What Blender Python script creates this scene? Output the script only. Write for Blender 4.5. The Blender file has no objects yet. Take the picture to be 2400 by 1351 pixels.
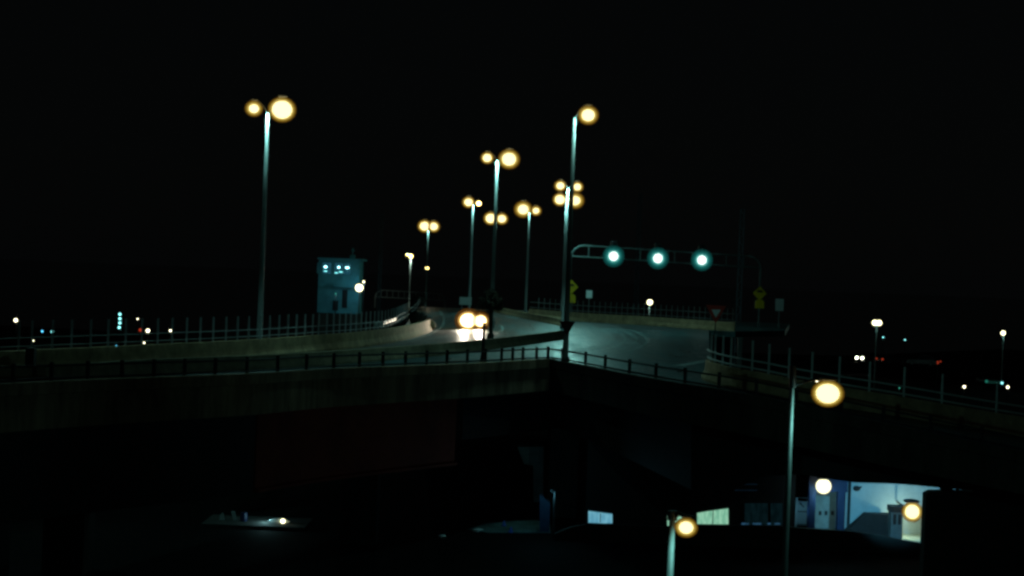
import bpy, bmesh, math, random
from mathutils import Vector, Matrix
from mathutils.geometry import tessellate_polygon

random.seed(7)
S = bpy.context.scene
COL = S.collection
R = math.radians

# ------------------------------------------------------------------ camera
F = 3600.0                     # focal length in photograph pixels (2400 wide)
CAMZ = 4.35                    # metres above the bridge deck (deck is z = 0, the ground is z = -8)
PITCH, ROLL = math.atan(29.5 / F), R(2.24)
GZ = -8.0
Cc = Vector((0, 0, CAMZ))
f_ = Vector((0, math.cos(PITCH), -math.sin(PITCH)))
u0 = Vector((0, math.sin(PITCH), math.cos(PITCH)))
r0 = Vector((1, 0, 0))
R_ = r0 * math.cos(ROLL) + u0 * math.sin(ROLL)
U_ = u0 * math.cos(ROLL) - r0 * math.sin(ROLL)
cd = bpy.data.cameras.new('camera')
cd.sensor_width = 36.0
cd.lens = F / 2400 * 36
cd.clip_start, cd.clip_end = 0.5, 8000
cam = bpy.data.objects.new('camera', cd)
M = Matrix((R_, U_, -f_)).transposed().to_4x4()
M.translation = Cc
cam.matrix_world = M
COL.objects.link(cam)
S.camera = cam

# ------------------------------------------------------------------ night sky
w = bpy.data.worlds.new('World')
S.world = w
w.use_nodes = True
nt = w.node_tree
nt.nodes.clear()
sky = nt.nodes.new('ShaderNodeTexSky')
sky.sky_type = 'NISHITA'
sky.sun_disc = False
sky.sun_elevation = R(4)
sky.sun_rotation = R(200)
mixn = nt.nodes.new('ShaderNodeMix')
mixn.data_type = 'RGBA'
mixn.inputs[0].default_value = 0.94
mixn.inputs[7].default_value = (0.72, 0.92, 1.0, 1)
bg = nt.nodes.new('ShaderNodeBackground')
bg.inputs[1].default_value = 0.0015
wo = nt.nodes.new('ShaderNodeOutputWorld')
nt.links.new(sky.outputs[0], mixn.inputs[6])
nt.links.new(mixn.outputs[2], bg.inputs[0])
nt.links.new(bg.outputs[0], wo.inputs[0])

S.view_settings.view_transform = 'Standard'
S.view_settings.look = 'None'
S.view_settings.exposure = 0
S.view_settings.gamma = 1
S.render.engine = 'CYCLES'
S.cycles.pixel_filter_type = 'GAUSSIAN'      # a soft old lens
S.cycles.filter_width = 3.1
S.cycles.max_bounces = 4
S.cycles.sample_clamp_indirect = 2.0
S.cycles.caustics_reflective = False
S.cycles.caustics_refractive = False

# ------------------------------------------------------------------ geometry from the view
def ray(px, py):
    return f_ + R_ * ((px - 1200) / F) - U_ * ((py - 675.5) / F)
def at(px, py, Y):
    d = ray(px, py); return Cc + d * (Y / d.y)
def onz(px, py, z):
    d = ray(px, py); return Cc + d * ((z - CAMZ) / d.z)
def col(px, Y, z):
    """the point in image column px at depth Y and height z"""
    k = (px - 1200) / F
    a = R_ - f_ * k
    X = -(a.y * Y + a.z * (z - CAMZ)) / a.x
    return Vector((X, Y, z))
def lerp(a, b, t): return a + (b - a) * t
def interp(tab, x):
    if x <= tab[0][0]: i = 0
    elif x >= tab[-1][0]: i = len(tab) - 2
    else: i = max(k for k in range(len(tab) - 1) if tab[k][0] <= x)
    (x0, y0), (x1, y1) = tab[i], tab[i + 1]
    return lerp(y0, y1, (x - x0) / (x1 - x0))
def smooth(pts, n=6):
    out = []
    P = [Vector(p) for p in pts]
    for i in range(len(P) - 1):
        a = P[max(0, i - 1)]; b = P[i]; c = P[i + 1]; d = P[min(len(P) - 1, i + 2)]
        for k in range(n):
            t = k / n
            out.append(0.5 * ((2 * b) + (c - a) * t + (2 * a - 5 * b + 4 * c - d) * t * t + (3 * b - a - 3 * c + d) * t ** 3))
    out.append(P[-1])
    return out

# ------------------------------------------------------------------ materials
def mat(name, colr, rough=0.8, metal=0.0, noise=None, bump=0.0, scale=3.0, col2=None, spec=0.3, stretch=None):
    m = bpy.data.materials.new(name)
    m.use_nodes = True
    n = m.node_tree
    b = n.nodes['Principled BSDF']
    b.inputs['Base Color'].default_value = (*colr, 1)
    b.inputs['Roughness'].default_value = rough
    b.inputs['Metallic'].default_value = metal
    b.inputs['Specular IOR Level'].default_value = spec
    tc = n.nodes.new('ShaderNodeTexCoord')
    if noise or col2:
        c2 = col2 or tuple(c * (1 - noise) for c in colr)
        t1 = n.nodes.new('ShaderNodeTexNoise')
        t1.inputs['Scale'].default_value = scale
        t1.inputs['Detail'].default_value = 8
        t1.inputs['Roughness'].default_value = 0.75
        if stretch:
            mp = n.nodes.new('ShaderNodeMapping'); mp.inputs['Scale'].default_value = stretch
            n.links.new(tc.outputs['Object'], mp.inputs[0]); n.links.new(mp.outputs[0], t1.inputs['Vector'])
        else:
            n.links.new(tc.outputs['Object'], t1.inputs['Vector'])
        rp = n.nodes.new('ShaderNodeValToRGB')
        rp.color_ramp.elements[0].position = 0.36
        rp.color_ramp.elements[1].position = 0.66
        rp.color_ramp.elements[0].color = (*c2, 1)
        rp.color_ramp.elements[1].color = (*colr, 1)
        n.links.new(t1.outputs['Fac'], rp.inputs['Fac'])
        n.links.new(rp.outputs['Color'], b.inputs['Base Color'])
        if bump:
            bp = n.nodes.new('ShaderNodeBump')
            bp.inputs['Strength'].default_value = bump
            bp.inputs['Distance'].default_value = 0.02
            n.links.new(t1.outputs['Fac'], bp.inputs['Height'])
            n.links.new(bp.outputs['Normal'], b.inputs['Normal'])
    return m
def glow(name, colr, strength=1.0, sample=True):
    m = bpy.data.materials.new(name)
    m.use_nodes = True
    n = m.node_tree
    n.nodes.clear()
    e = n.nodes.new('ShaderNodeEmission')
    e.inputs[0].default_value = (*colr, 1)
    e.inputs[1].default_value = strength
    o = n.nodes.new('ShaderNodeOutputMaterial')
    n.links.new(e.outputs[0], o.inputs[0])
    if not sample: m.cycles.emission_sampling = 'NONE'
    return m
def road_mat():
    """worn grey asphalt: coarse patches, fine grit and long wheel streaks"""
    m = bpy.data.materials.new('asphalt')
    m.use_nodes = True
    n = m.node_tree
    b = n.nodes['Principled BSDF']
    b.inputs['Roughness'].default_value = 0.48
    b.inputs['Specular IOR Level'].default_value = 0.55
    tc = n.nodes.new('ShaderNodeTexCoord')
    def noise(scale, det, sc=(1, 1, 1)):
        mp = n.nodes.new('ShaderNodeMapping')
        mp.inputs['Scale'].default_value = sc
        n.links.new(tc.outputs['Object'], mp.inputs[0])
        t = n.nodes.new('ShaderNodeTexNoise')
        t.inputs['Scale'].default_value = scale
        t.inputs['Detail'].default_value = det
        t.inputs['Roughness'].default_value = 0.7
        n.links.new(mp.outputs[0], t.inputs['Vector'])
        return t
    a, g, s = noise(0.45, 7), noise(3.5, 6, (1, 0.25, 1)), noise(0.8, 3, (1, 0.06, 1))
    ad = n.nodes.new('ShaderNodeMath'); ad.operation = 'ADD'
    ad2 = n.nodes.new('ShaderNodeMath'); ad2.operation = 'ADD'
    n.links.new(a.outputs['Fac'], ad.inputs[0]); n.links.new(g.outputs['Fac'], ad.inputs[1])
    n.links.new(ad.outputs[0], ad2.inputs[0]); n.links.new(s.outputs['Fac'], ad2.inputs[1])
    dv = n.nodes.new('ShaderNodeMath'); dv.operation = 'DIVIDE'; dv.inputs[1].default_value = 3
    n.links.new(ad2.outputs[0], dv.inputs[0])
    rp = n.nodes.new('ShaderNodeValToRGB')
    rp.color_ramp.elements[0].position = 0.43
    rp.color_ramp.elements[1].position = 0.58
    rp.color_ramp.elements[0].color = (0.007, 0.022, 0.026, 1)
    rp.color_ramp.elements[1].color = (0.036, 0.125, 0.135, 1)
    n.links.new(dv.outputs[0], rp.inputs['Fac'])
    n.links.new(rp.outputs['Color'], b.inputs['Base Color'])
    mr = n.nodes.new('ShaderNodeMapRange'); mr.inputs['From Min'].default_value = .4; mr.inputs['From Max'].default_value = .62
    mr.inputs['To Min'].default_value = 0.26; mr.inputs['To Max'].default_value = 0.62
    n.links.new(dv.outputs[0], mr.inputs['Value']); n.links.new(mr.outputs['Result'], b.inputs['Roughness'])
    bp = n.nodes.new('ShaderNodeBump')
    bp.inputs['Strength'].default_value = 0.6
    bp.inputs['Distance'].default_value = 0.03
    n.links.new(g.outputs['Fac'], bp.inputs['Height'])
    n.links.new(bp.outputs['Normal'], b.inputs['Normal'])
    return m

ASPH = road_mat()
CONC = mat('tan_concrete', (0.64, 0.45, 0.26), 0.9, noise=0.55, bump=0.6, scale=1.3)
FASC = mat('fascia_concrete', (0.48, 0.32, 0.20), 0.9, noise=0.75, bump=0.5, scale=1.0, stretch=(1, 1, .18))
DKCON = mat('dark_concrete', (0.035, 0.035, 0.033), 0.95, noise=0.5, scale=0.7)  # very dark tone for piers, dock and low wall
GALV = mat('galvanised_steel', (0.135, 0.17, 0.17), 0.55, 0.0, noise=0.3, scale=2.0, spec=0.5)
PALEM = mat('pale_galvanised_steel', (0.60, 0.70, 0.70), 0.5, noise=0.2, scale=2.0)
RAILM = mat('bright_galvanised_rail', (0.36, 0.40, 0.42), 0.5, noise=0.2, scale=2.0, spec=0.5)
GALVD = mat('weathered_galvanised_steel', (0.18, 0.20, 0.20), 0.6, 0.0, noise=0.35, scale=2.0)
GALVG = mat('grimy_gantry_steel', (0.095, 0.15, 0.15), 0.6, noise=0.4, scale=1.5)
MAST = mat('dull_mast_steel', (0.07, 0.12, 0.15), 0.7, noise=0.3, scale=1)
DARK = mat('dark_painted_steel', (0.020, 0.020, 0.021), 0.6, noise=0.4, scale=3)
BLACK = mat('black_plastic', (0.012, 0.012, 0.013), 0.5)
RED = mat('red_oxide_steel', (0.36, 0.055, 0.032), 0.75, noise=0.5, scale=0.35)
PAINT = mat('white_road_paint', (0.34, 0.44, 0.44), 0.7, noise=0.5, scale=2.5)
YELLOW = mat('yellow_sign_face', (0.80, 0.56, 0.014), 0.5, noise=0.12, scale=3)
WHITE = mat('white_sign_face', (0.62, 0.72, 0.72), 0.5, noise=0.15, scale=3)
REDS = mat('red_sign_border', (0.44, 0.04, 0.025), 0.5, noise=0.15, scale=4)
GROUND = mat('dark_ground', (0.004, 0.004, 0.004), 0.9, noise=0.6, scale=0.15, spec=0.05)
YARD = mat('yard_concrete', (0.62, 0.64, 0.52), 0.9, noise=0.4, scale=1.0)
WALLB = mat('white_render', (0.52, 0.60, 0.62), 0.85, noise=0.18, bump=0.3, scale=1.6)
BLUEP = mat('blue_painted_column', (0.009, 0.024, 0.075), 0.6, noise=0.3, scale=2)
TOWERM = mat('tower_render', (0.11, 0.36, 0.38), 0.85, noise=0.4, bump=0.3, scale=0.9)
LEAF = mat('dark_leaf', (0.045, 0.040, 0.022), 0.8, noise=0.6, scale=4)
BARK = mat('bark', (0.06, 0.045, 0.03), 0.9, noise=0.5, scale=6)
CARP = mat('dark_car_paint', (0.03, 0.035, 0.04), 0.3, spec=0.6, noise=0.1, scale=3)
GLASSD = mat('dark_glass', (0.01, 0.012, 0.014), 0.08, spec=0.6)
RUBBER = mat('tyre_rubber', (0.015, 0.015, 0.015), 0.9)
def bloom_shell(name, colr, clear=0.5):  # see-through emissive shell that draws the lens bloom round a light
    m = bpy.data.materials.new(name); m.use_nodes = True; n = m.node_tree; n.nodes.clear()
    e = n.nodes.new('ShaderNodeEmission'); e.inputs[0].default_value = (*colr, 1)
    t = n.nodes.new('ShaderNodeBsdfTransparent'); x = n.nodes.new('ShaderNodeMixShader'); x.inputs[0].default_value = 1 - clear
    o = n.nodes.new('ShaderNodeOutputMaterial')
    n.links.new(t.outputs[0], x.inputs[1]); n.links.new(e.outputs[0], x.inputs[2]); n.links.new(x.outputs[0], o.inputs[0])
    m.cycles.emission_sampling = 'NONE'
    return m
WARM = bloom_shell('amber_bloom_shell', (0.13, 0.065, 0.006))
WARMC = glow('sodium_lamp_core', (13.0, 10.3, 5.6))
WARMS = glow('small_sodium_lamp_glass', (8.5, 6.2, 1.9))
PALE = glow('pale_lamp_glass', (4.5, 4.2, 2.4))
PALEL = glow('entrance_lamp_glass', (1.7, 1.65, 1.05))
TEALB = bloom_shell('teal_bloom_shell', (0.003, 0.055, 0.05))
HEADB = bloom_shell('headlight_bloom_shell', (0.09, 0.034, 0.004))
HEADM = bloom_shell('headlight_inner_bloom', (1.5, 0.85, 0.22))
PALES = glow('distant_pale_lamp_glass', (5.5, 5.2, 3.4), sample=False)
TEALG = glow('green_signal_core', (10, 12, 11))
TEALS = glow('distant_teal_lamp_glass', (0.7, 2.4, 2.4), sample=False)
BLUES = glow('distant_blue_lamp_glass', (0.25, 1.4, 2.2), sample=False)
GREENS = glow('distant_green_lamp_glass', (0.05, 0.42, 0.30), sample=False)
REDG = glow('red_lamp_glass', (0.42, 0.04, 0.015), sample=False)
HEAD = glow('headlight_glass', (30, 22, 9))
HEADS = glow('distant_headlight_glass', (12, 12, 9), sample=False)

# ------------------------------------------------------------------ mesh builder
class MB:
    def __init__(s): s.bm = bmesh.new()
    def face(s, pts):
        vs = [s.bm.verts.new(p) for p in pts]
        s.bm.faces.new(vs)
    def box(s, c, size, rz=0.0, rx=0.0, ry=0.0, bev=0.0):
        m = Matrix.Translation(Vector(c)) @ Matrix.Rotation(rz, 4, 'Z') @ Matrix.Rotation(ry, 4, 'Y') @ Matrix.Rotation(rx, 4, 'X') @ Matrix.Diagonal((*size, 1))
        g = bmesh.ops.create_cube(s.bm, size=1.0, matrix=m)
        if bev:
            es = list({e for v in g['verts'] for e in v.link_edges})
            bmesh.ops.bevel(s.bm, geom=es, offset=bev, segments=2, affect='EDGES', profile=0.6)
    def prism(s, poly, d):
        """extrude a planar 3D polygon by vector d"""
        d = Vector(d); P = [Vector(p) for p in poly]
        a = [s.bm.verts.new(p) for p in P]; b = [s.bm.verts.new(p + d) for p in P]
        s.bm.faces.new(a[::-1]); s.bm.faces.new(b)
        n = len(P)
        for i in range(n):
            s.bm.faces.new((a[i], a[(i + 1) % n], b[(i + 1) % n], b[i]))
    def tube(s, pts, rad, seg=8, cap=True):
        P = [Vector(p) for p in pts]
        rr = rad if isinstance(rad, (list, tuple)) else [rad] * len(P)
        rings = []
        for i, p in enumerate(P):
            t = (P[min(i + 1, len(P) - 1)] - P[max(i - 1, 0)]).normalized()
            a = t.cross(Vector((0, 0, 1)))
            if a.length < 1e-3: a = Vector((1, 0, 0))
            a.normalize(); b = t.cross(a).normalized()
            rings.append([s.bm.verts.new(p + (a * math.cos(2 * math.pi * k / seg) + b * math.sin(2 * math.pi * k / seg)) * rr[i]) for k in range(seg)])
        for i in range(len(P) - 1):
            for k in range(seg):
                s.bm.faces.new((rings[i][k], rings[i][(k + 1) % seg], rings[i + 1][(k + 1) % seg], rings[i + 1][k]))
        if cap:
            s.bm.faces.new(rings[0][::-1]); s.bm.faces.new(rings[-1])
    def ball(s, c, r, sc=(1, 1, 1), sub=16):
        m = Matrix.Translation(Vector(c)) @ Matrix.Diagonal((r * sc[0], r * sc[1], r * sc[2], 1))
        bmesh.ops.create_uvsphere(s.bm, u_segments=sub, v_segments=max(6, sub // 2), radius=1, matrix=m)
    def sweep(s, line, prof):
        """sweep a closed (offset, height) profile along base points; offset is to the left of travel"""
        P = [Vector(p) for p in line]
        rings = []
        for i, p in enumerate(P):
            t = P[min(i + 1, len(P) - 1)] - P[max(i - 1, 0)]
            nrm = Vector((-t.y, t.x, 0)).normalized()
            rings.append([s.bm.verts.new(p + nrm * o + Vector((0, 0, h))) for o, h in prof])
        n = len(prof)
        for i in range(len(P) - 1):
            for k in range(n):
                s.bm.faces.new((rings[i][k], rings[i][(k + 1) % n], rings[i + 1][(k + 1) % n], rings[i + 1][k]))
        s.bm.faces.new(rings[0][::-1]); s.bm.faces.new(rings[-1])
    def strip(s, A, B):
        for i in range(len(A) - 1):
            s.face((A[i], A[i + 1], B[i + 1], B[i]))
    def build(s, name, m, parent=None, shade=False):
        bmesh.ops.recalc_face_normals(s.bm, faces=s.bm.faces)
        if parent is not None:
            off = world_loc(parent)
            for v in s.bm.verts: v.co -= off
        me = bpy.data.meshes.new(name)
        s.bm.to_mesh(me); s.bm.free()
        if shade: me.shade_smooth()
        me.materials.append(m)
        o = bpy.data.objects.new(name, me)
        COL.objects.link(o)
        if parent is not None: o.parent = parent
        return o
def world_loc(o):
    v = Vector((0, 0, 0))
    while o is not None: v += o.location; o = o.parent
    return v
def tag(o, label=None, cat=None, group=None, kind=None):
    if label: o['label'] = label
    if cat: o['category'] = cat
    if group: o['group'] = group
    if kind: o['kind'] = kind
    return o
def empty(name, loc, label, cat, group=None):
    o = bpy.data.objects.new(name, None)
    o.location = loc
    o.empty_display_size = 0.2
    COL.objects.link(o)
    return tag(o, label, cat, group)
def dup(o, parent, loc=None, scale=None):
    c = o.copy(); COL.objects.link(c); c.parent = parent
    if loc is not None: c.location = loc
    if scale is not None: c.scale = scale
    return c
def bulb(parent, loc, power, colr=(0.38, 1.0, 0.92), rad=0.12, down=0):
    l = bpy.data.lights.new('bulb', 'SPOT' if down else 'POINT')
    l.energy = power; l.color = colr; l.shadow_soft_size = rad
    if down: l.spot_size = R(down); l.spot_blend = 0.85
    o = bpy.data.objects.new('bulb', l)
    COL.objects.link(o)
    o.parent = parent
    o.location = loc
    return o

# ------------------------------------------------------------------ plan of the deck
FL = [(-220, 47.0), (0, 50.5), (250, 54.3), (500, 58.2), (605, 60.2), (780, 64.7), (1060, 71.2), (1180, 75.0), (1250, 77.6), (1292, 78.6)]
FR = [(1292, 78.6), (1345, 76.0), (1500, 68.0), (1605, 64.0), (1770, 60.8), (2000, 59.3), (2340, 58.6), (2700, 58.2)]
MED = [(-220, 50.6), (100, 53.0), (300, 57.6), (500, 61.9), (605, 64.3), (800, 70.6), (1060, 83.0), (1200, 94.5), (1300, 106.0), (1317, 109.0)]
BL = [(-220, 51.8), (-100, 53.6), (20, 56.5), (200, 60.6), (400, 66.0), (605, 73.0), (750, 80.5), (825, 85.0), (900, 92.0), (950, 99.0), (985, 107.0), (1004, 114.0)]
BLF = BL[:-3] + [(925, 99.5), (942, 109.0), (957, 119.0), (978, 150.0), (986, 187.0)]
RB = [(1659, 70.5), (1666, 68.6), (1700, 66.2), (1733, 65.2), (1800, 64.6), (1850, 64.4), (1966, 64.5), (2118, 65.0), (2340, 66.0), (2700, 67.5)]
BR = [(1242, 163.0), (1340, 155.0), (1420, 152.0), (1500, 150.0), (1600, 146.0), (1660, 143.0), (1722, 142.0)]
M2 = [(1150, 186.0), (1200, 167.0), (1260, 151.0), (1310, 139.5), (1322, 135.0)]
RZ = [(1600, 0.0), (1660, 0.0), (1760, -0.12), (1850, -0.36), (1966, -0.64), (2118, -1.0), (2340, -1.6), (2700, -2.5)]
def zramp(px): return interp(RZ, px) if px > 1600 else 0.0
def line(tab, n=5, dy=0.0, zf=None, z=0.0):
    return smooth([col(px, d + dy, (zf(px) if zf else 0.0) + z) for px, d in tab], n)

# ------------------------------------------------------------------ ground and roads
g = MB()
g.face([(-3000, -200, GZ), (3000, -200, GZ), (3000, 5000, GZ), (-3000, 5000, GZ)])
tag(g.build('ground', GROUND), 'dark unlit ground under and around the bridges', 'ground', kind='structure')

wm = bpy.data.materials.new('harbour_water'); wm.use_nodes = True
wn_ = wm.node_tree; wb = wn_.nodes['Principled BSDF']
wb.inputs['Base Color'].default_value = (0.004, 0.006, 0.007, 1); wb.inputs['Roughness'].default_value = 0.16; wb.inputs['IOR'].default_value = 1.33
wt = wn_.nodes.new('ShaderNodeTexNoise'); wt.inputs['Scale'].default_value = 0.25; wt.inputs['Detail'].default_value = 4
wp = wn_.nodes.new('ShaderNodeBump'); wp.inputs['Strength'].default_value = 0.06; wp.inputs['Distance'].default_value = 0.1
wc = wn_.nodes.new('ShaderNodeTexCoord')
wn_.links.new(wc.outputs['Object'], wt.inputs['Vector']); wn_.links.new(wt.outputs['Fac'], wp.inputs['Height']); wn_.links.new(wp.outputs['Normal'], wb.inputs['Normal'])
g = MB()
shore = [(-3000, 300), (-140, 285), (-60, 262), (-30, 275), (10, 268), (60, 280), (110, 345), (3000, 420)]
poly_ = [Vector((x, y, GZ + 0.05)) for x, y in shore] + [Vector((3000, 4990, GZ + 0.05)), Vector((-3000, 4990, GZ + 0.05))]
vs_ = [g.bm.verts.new(p) for p in poly_]
for t_ in tessellate_polygon([poly_]): g.bm.faces.new([vs_[i] for i in t_])
tag(g.build('water', wm), 'calm dark harbour water beyond the bridge', 'water', kind='structure')

out = line(FL, 3) + line(FR, 3, zf=zramp)[1:]
rbp = line(RB, 3, dy=0.35, zf=zramp)
out += rbp[::-1]
out += [col(1692, 78.5, 0), col(1692, 81.5, 0), col(1664, 84.0, 0), col(1662, 141.5, 0), col(1724, 141.0, 0), col(1840, 150.0, 0), col(1850, 178.0, 0), col(1330, 182.0, 0), col(1245, 192.0, 0), col(984, 192.0, 0)]
blf = line([(945, 119.0), (966, 150.0), (984, 187.0)], 2)
out += blf[::-1][1:]
out += [p + Vector((-0.3, 0.35, 0)) for p in line(BL[:-3], 3)[::-1]]
rm = MB()
tris = tessellate_polygon([[Vector((p.x, p.y, 0)) for p in out]])
vt = [rm.bm.verts.new(p) for p in out]
vb = [rm.bm.verts.new(p - Vector((0, 0, 0.55))) for p in out]
for t in tris:
    rm.bm.faces.new([vt[i] for i in t]); rm.bm.faces.new([vb[i] for i in reversed(t)])
for i in range(len(out)):
    j = (i + 1) % len(out)
    rm.bm.faces.new((vt[i], vt[j], vb[j], vb[i]))
tag(rm.build('road', ASPH), 'worn grey asphalt of the bridge junction', 'road', kind='structure')

def zfar(d): return -(d - 190) * 0.026
fr = MB()
fa, fb = [], []
for d, xa, xb in ((192.2, -11.6, 3.0), (230, -15.0, 0.5), (280, -20.0, -5.5), (350, -27, -12.5), (430, -33, -18.5), (520, -39, -24)):
    fa.append(Vector((xa, d, zfar(d)))); fb.append(Vector((xb, d, zfar(d))))
fr.strip(fa, fb)
for q in (fa, fb): fr.strip(q, [p - Vector((0, 0, 0.6)) for p in q])
tag(fr.build('far_road', ASPH), 'road falling away beyond the crest', 'road', kind='structure')

# painted lines (real sheets just above the asphalt)
mk = MB()
def paint(pts, wd, n=6):
    P = smooth(pts, n)
    A, B = [], []
    for i, p in enumerate(P):
        t = P[min(i + 1, len(P) - 1)] - P[max(i - 1, 0)]
        nn = Vector((-t.y, t.x, 0)).normalized() * wd / 2
        A.append(p + nn + Vector((0, 0, 0.005))); B.append(p - nn + Vector((0, 0, 0.005)))
    mk.strip(A, B)
paint([onz(1655, 846, 0), onz(1630, 851, 0), onz(1590, 858, 0)], 0.55)
paint([onz(1335, 757, 0), onz(1400, 770, 0), onz(1432, 788, 0), onz(1420, 806, 0), onz(1370, 820, 0), onz(1300, 826, 0), onz(1180, 832, 0), onz(1060, 843, 0)], 0.16)
paint([onz(1655, 805, 0), onz(1560, 804, 0), onz(1470, 806, 0)], 0.18)
paint([onz(1186, 738, 0), onz(1240, 747, 0), onz(1300, 762, 0)], 0.15)
paint([onz(1030, 728, 0), onz(1040, 745, 0), onz(1036, 765, 0), onz(1000, 787, 0), onz(900, 806, 0)], 0.15)
paint([onz(1172, 764, 0), onz(1180, 772, 0), onz(1160, 784, 0)], 0.25)
for k_ in range(4):      # tyre-polished arcs and lane edges round the gore
    o_ = k_ * 1.5
    paint([onz(1345 + o_ * 6, 768 - o_ * 2.5, 0), onz(1410 + o_ * 14, 777 - o_, 0), onz(1440 + o_ * 17, 792 + o_, 0), onz(1415 + o_ * 15, 811 + o_ * 2.2, 0), onz(1350 + o_ * 10, 824 + o_ * 2.4, 0)], 0.09 + .05 * (k_ % 2))
paint([onz(1180, 742, 0), onz(1225, 752, 0), onz(1262, 766, 0), onz(1285, 776, 0)], 0.12)
paint([onz(870, 814, 0), onz(980, 800, 0), onz(1050, 789, 0), onz(1140, 783, 0), onz(1240, 776, 0)], 0.10)
tag(mk.build('road_markings', PAINT), 'worn white lines painted on the junction', 'road markings', kind='structure')

# ------------------------------------------------------------------ bridge structure
br = empty('road_bridge', col(1292, 78.6, GZ), 'two concrete edged bridge ramps meeting in a corner under the front railings', 'bridge')
FASCR = mat('shaded_stained_fascia', (0.06, 0.052, 0.04), 0.9, noise=0.75, bump=0.5, scale=1.0, stretch=(1, 1, .18))  # stain streaks, with the shade of the right ramp put into the colour
FPROF = [(0.05, 0.16), (-0.32, 0.16), (-0.32, -0.25), (-0.24, -0.28), (-0.24, -1.45), (0.05, -1.45)]
fa_ = MB(); fa_.sweep(line(FL[:-1] + [(1286, 78.9)], 4), [(-o, h) for o, h in [(0.05, 0.16), (0.42, 0.16), (0.42, -0.25), (0.32, -0.28), (0.32, -1.45), (0.05, -1.45)]])
fa_.build('fascia', FASC, br)
fb_ = MB(); fb_.sweep(line([(1296, 78.9)] + FR[1:], 4, zf=zramp), [(-o, h) for o, h in [(0.05, 0.16), (0.42, 0.16), (0.42, -0.25), (0.32, -0.28), (0.32, -1.45), (0.05, -1.45)]])
fb_.build('fascia', FASCR, br)
gr = MB(); gr.sweep(line([(p, d + 1.2) for p, d in FL if 600 < p < 1000] + [(1072, 72.8)], 4), [(0.25, -1.5), (-0.25, -1.5), (-0.25, -1.62), (-0.05, -1.65), (-0.05, -4.55), (-0.25, -4.6), (-0.25, -4.72), (0.25, -4.72), (0.25, -4.6), (0.05, -4.55), (0.05, -1.65), (0.25, -1.62)])
tag(gr.build('girder', RED, br), 'dull red steel girder')
g4 = MB(); g4.sweep(line([(-220, 48.4), (0, 51.8), (250, 55.6), (500, 59.4), (592, 61.2)], 4), [(0.25, -1.5), (-0.25, -1.5), (-0.25, -4.72), (0.25, -4.72)])
g4.build('girder', DARK, br)  # same girder, coloured dark where the light fades to the left
g2 = MB()
g2.sweep(line([(1080, 73.5), (1180, 76.5), (1250, 79.0), (1286, 80.0)], 3), [(0.25, -1.5), (-0.25, -1.5), (-0.25, -3.6), (0.25, -3.6)])
g2.build('girder', DARK, br)
g3 = MB()
bot = [(1296, 80.5, -3.4), (1345, 78.0, -3.5), (1500, 70.5, -4.1), (1620, 67, -4.7), (1712, 66, -4.5), (1800, 65, -3.7), (1880, 63.5, -3.42), (2000, 63, -3.60), (2100, 63, -3.58), (2150, 63, -3.62), (2200, 63, -3.665), (2240, 63, -3.70), (2288, 63, -3.74), (2296, 63, -3.9), (2400, 63, -3.9), (2700, 63, -4.9)]
for i in range(len(bot) - 1):
    (p0, d0, z0), (p1, d1, z1) = bot[i], bot[i + 1]
    a, b = col(p0, d0, z0), col(p1, d1, z1)
    ta, tb = col(p0, d0, zramp(p0) - 1.47), col(p1, d1, zramp(p1) - 1.47)
    g3.prism([a, b, tb, ta], (0, 0.8, 0))
g3.build('girder', DARK, br)
pr = MB()
for (p0, p1, d) in ((1298, 1365, 79.0),):
    a, b = col(p0, d, 0), col(p1, d, 0)
    pr.prism([(a.x, d, GZ), (b.x, d, GZ), (b.x, d, -3.45), (a.x, d, -3.45)], (0, 1.6, 0))
pr.build('pier', DKCON, br)
pr = MB()
a, b = col(2160, 64.8, -5), col(2520, 64.2, -5)
pr.prism([(a.x, 64.2, GZ), (b.x, 64.2, GZ), (b.x, 64.2, -3.80), (a.x + 0.25, 64.2, -3.99), (a.x, 64.2, -4.12)], (0, 0.6, 0))
for p0, p1 in ((2209, 2236), (2246, 2250)):
    x0, x1 = col(p0, 64.3, 0).x + .14, col(p1, 64.3, 0).x + .14
    pr.box(((x0 + x1) / 2, 64.5, -3.83), (x1 - x0, .3, .32))
pr.build('pier', DKCON, br)
pr = MB()   # hammerhead pier whose side catches the yard light
q = [at(1213, 1048, 84), at(1274, 1048, 84), at(1272, 1252, 84), at(1252, 1252, 84), at(1250, 1092, 84), at(1228, 1088, 84)]
pr.prism(q, (0, 1.5, 0))
tag(pr.build('pier', mat('pier_concrete', (0.40, 0.50, 0.48), 0.9, noise=0.5, scale=1), br), 'hammerhead pier with a dim teal side')
pr = MB()
for px, d in ((150, 59), (-60, 56), (850, 68)):
    c = col(px, d, 0); pr2 = MB(); pr2.box((c.x, d + 1.5, (GZ - 4.75) / 2), (1.6, 1.6, abs(GZ + 4.75))); pr2.build('pier', DKCON, br)
for px, d in ((1320, 110), (700, 100), (1000, 150), (1500, 120), (1700, 160)):
    c = col(px, d, 0); pr2 = MB(); pr2.box((c.x, d + 1.5, (GZ - 0.55) / 2), (1.6, 1.6, abs(GZ + 0.55))); pr2.build('pier', DKCON, br)

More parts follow.
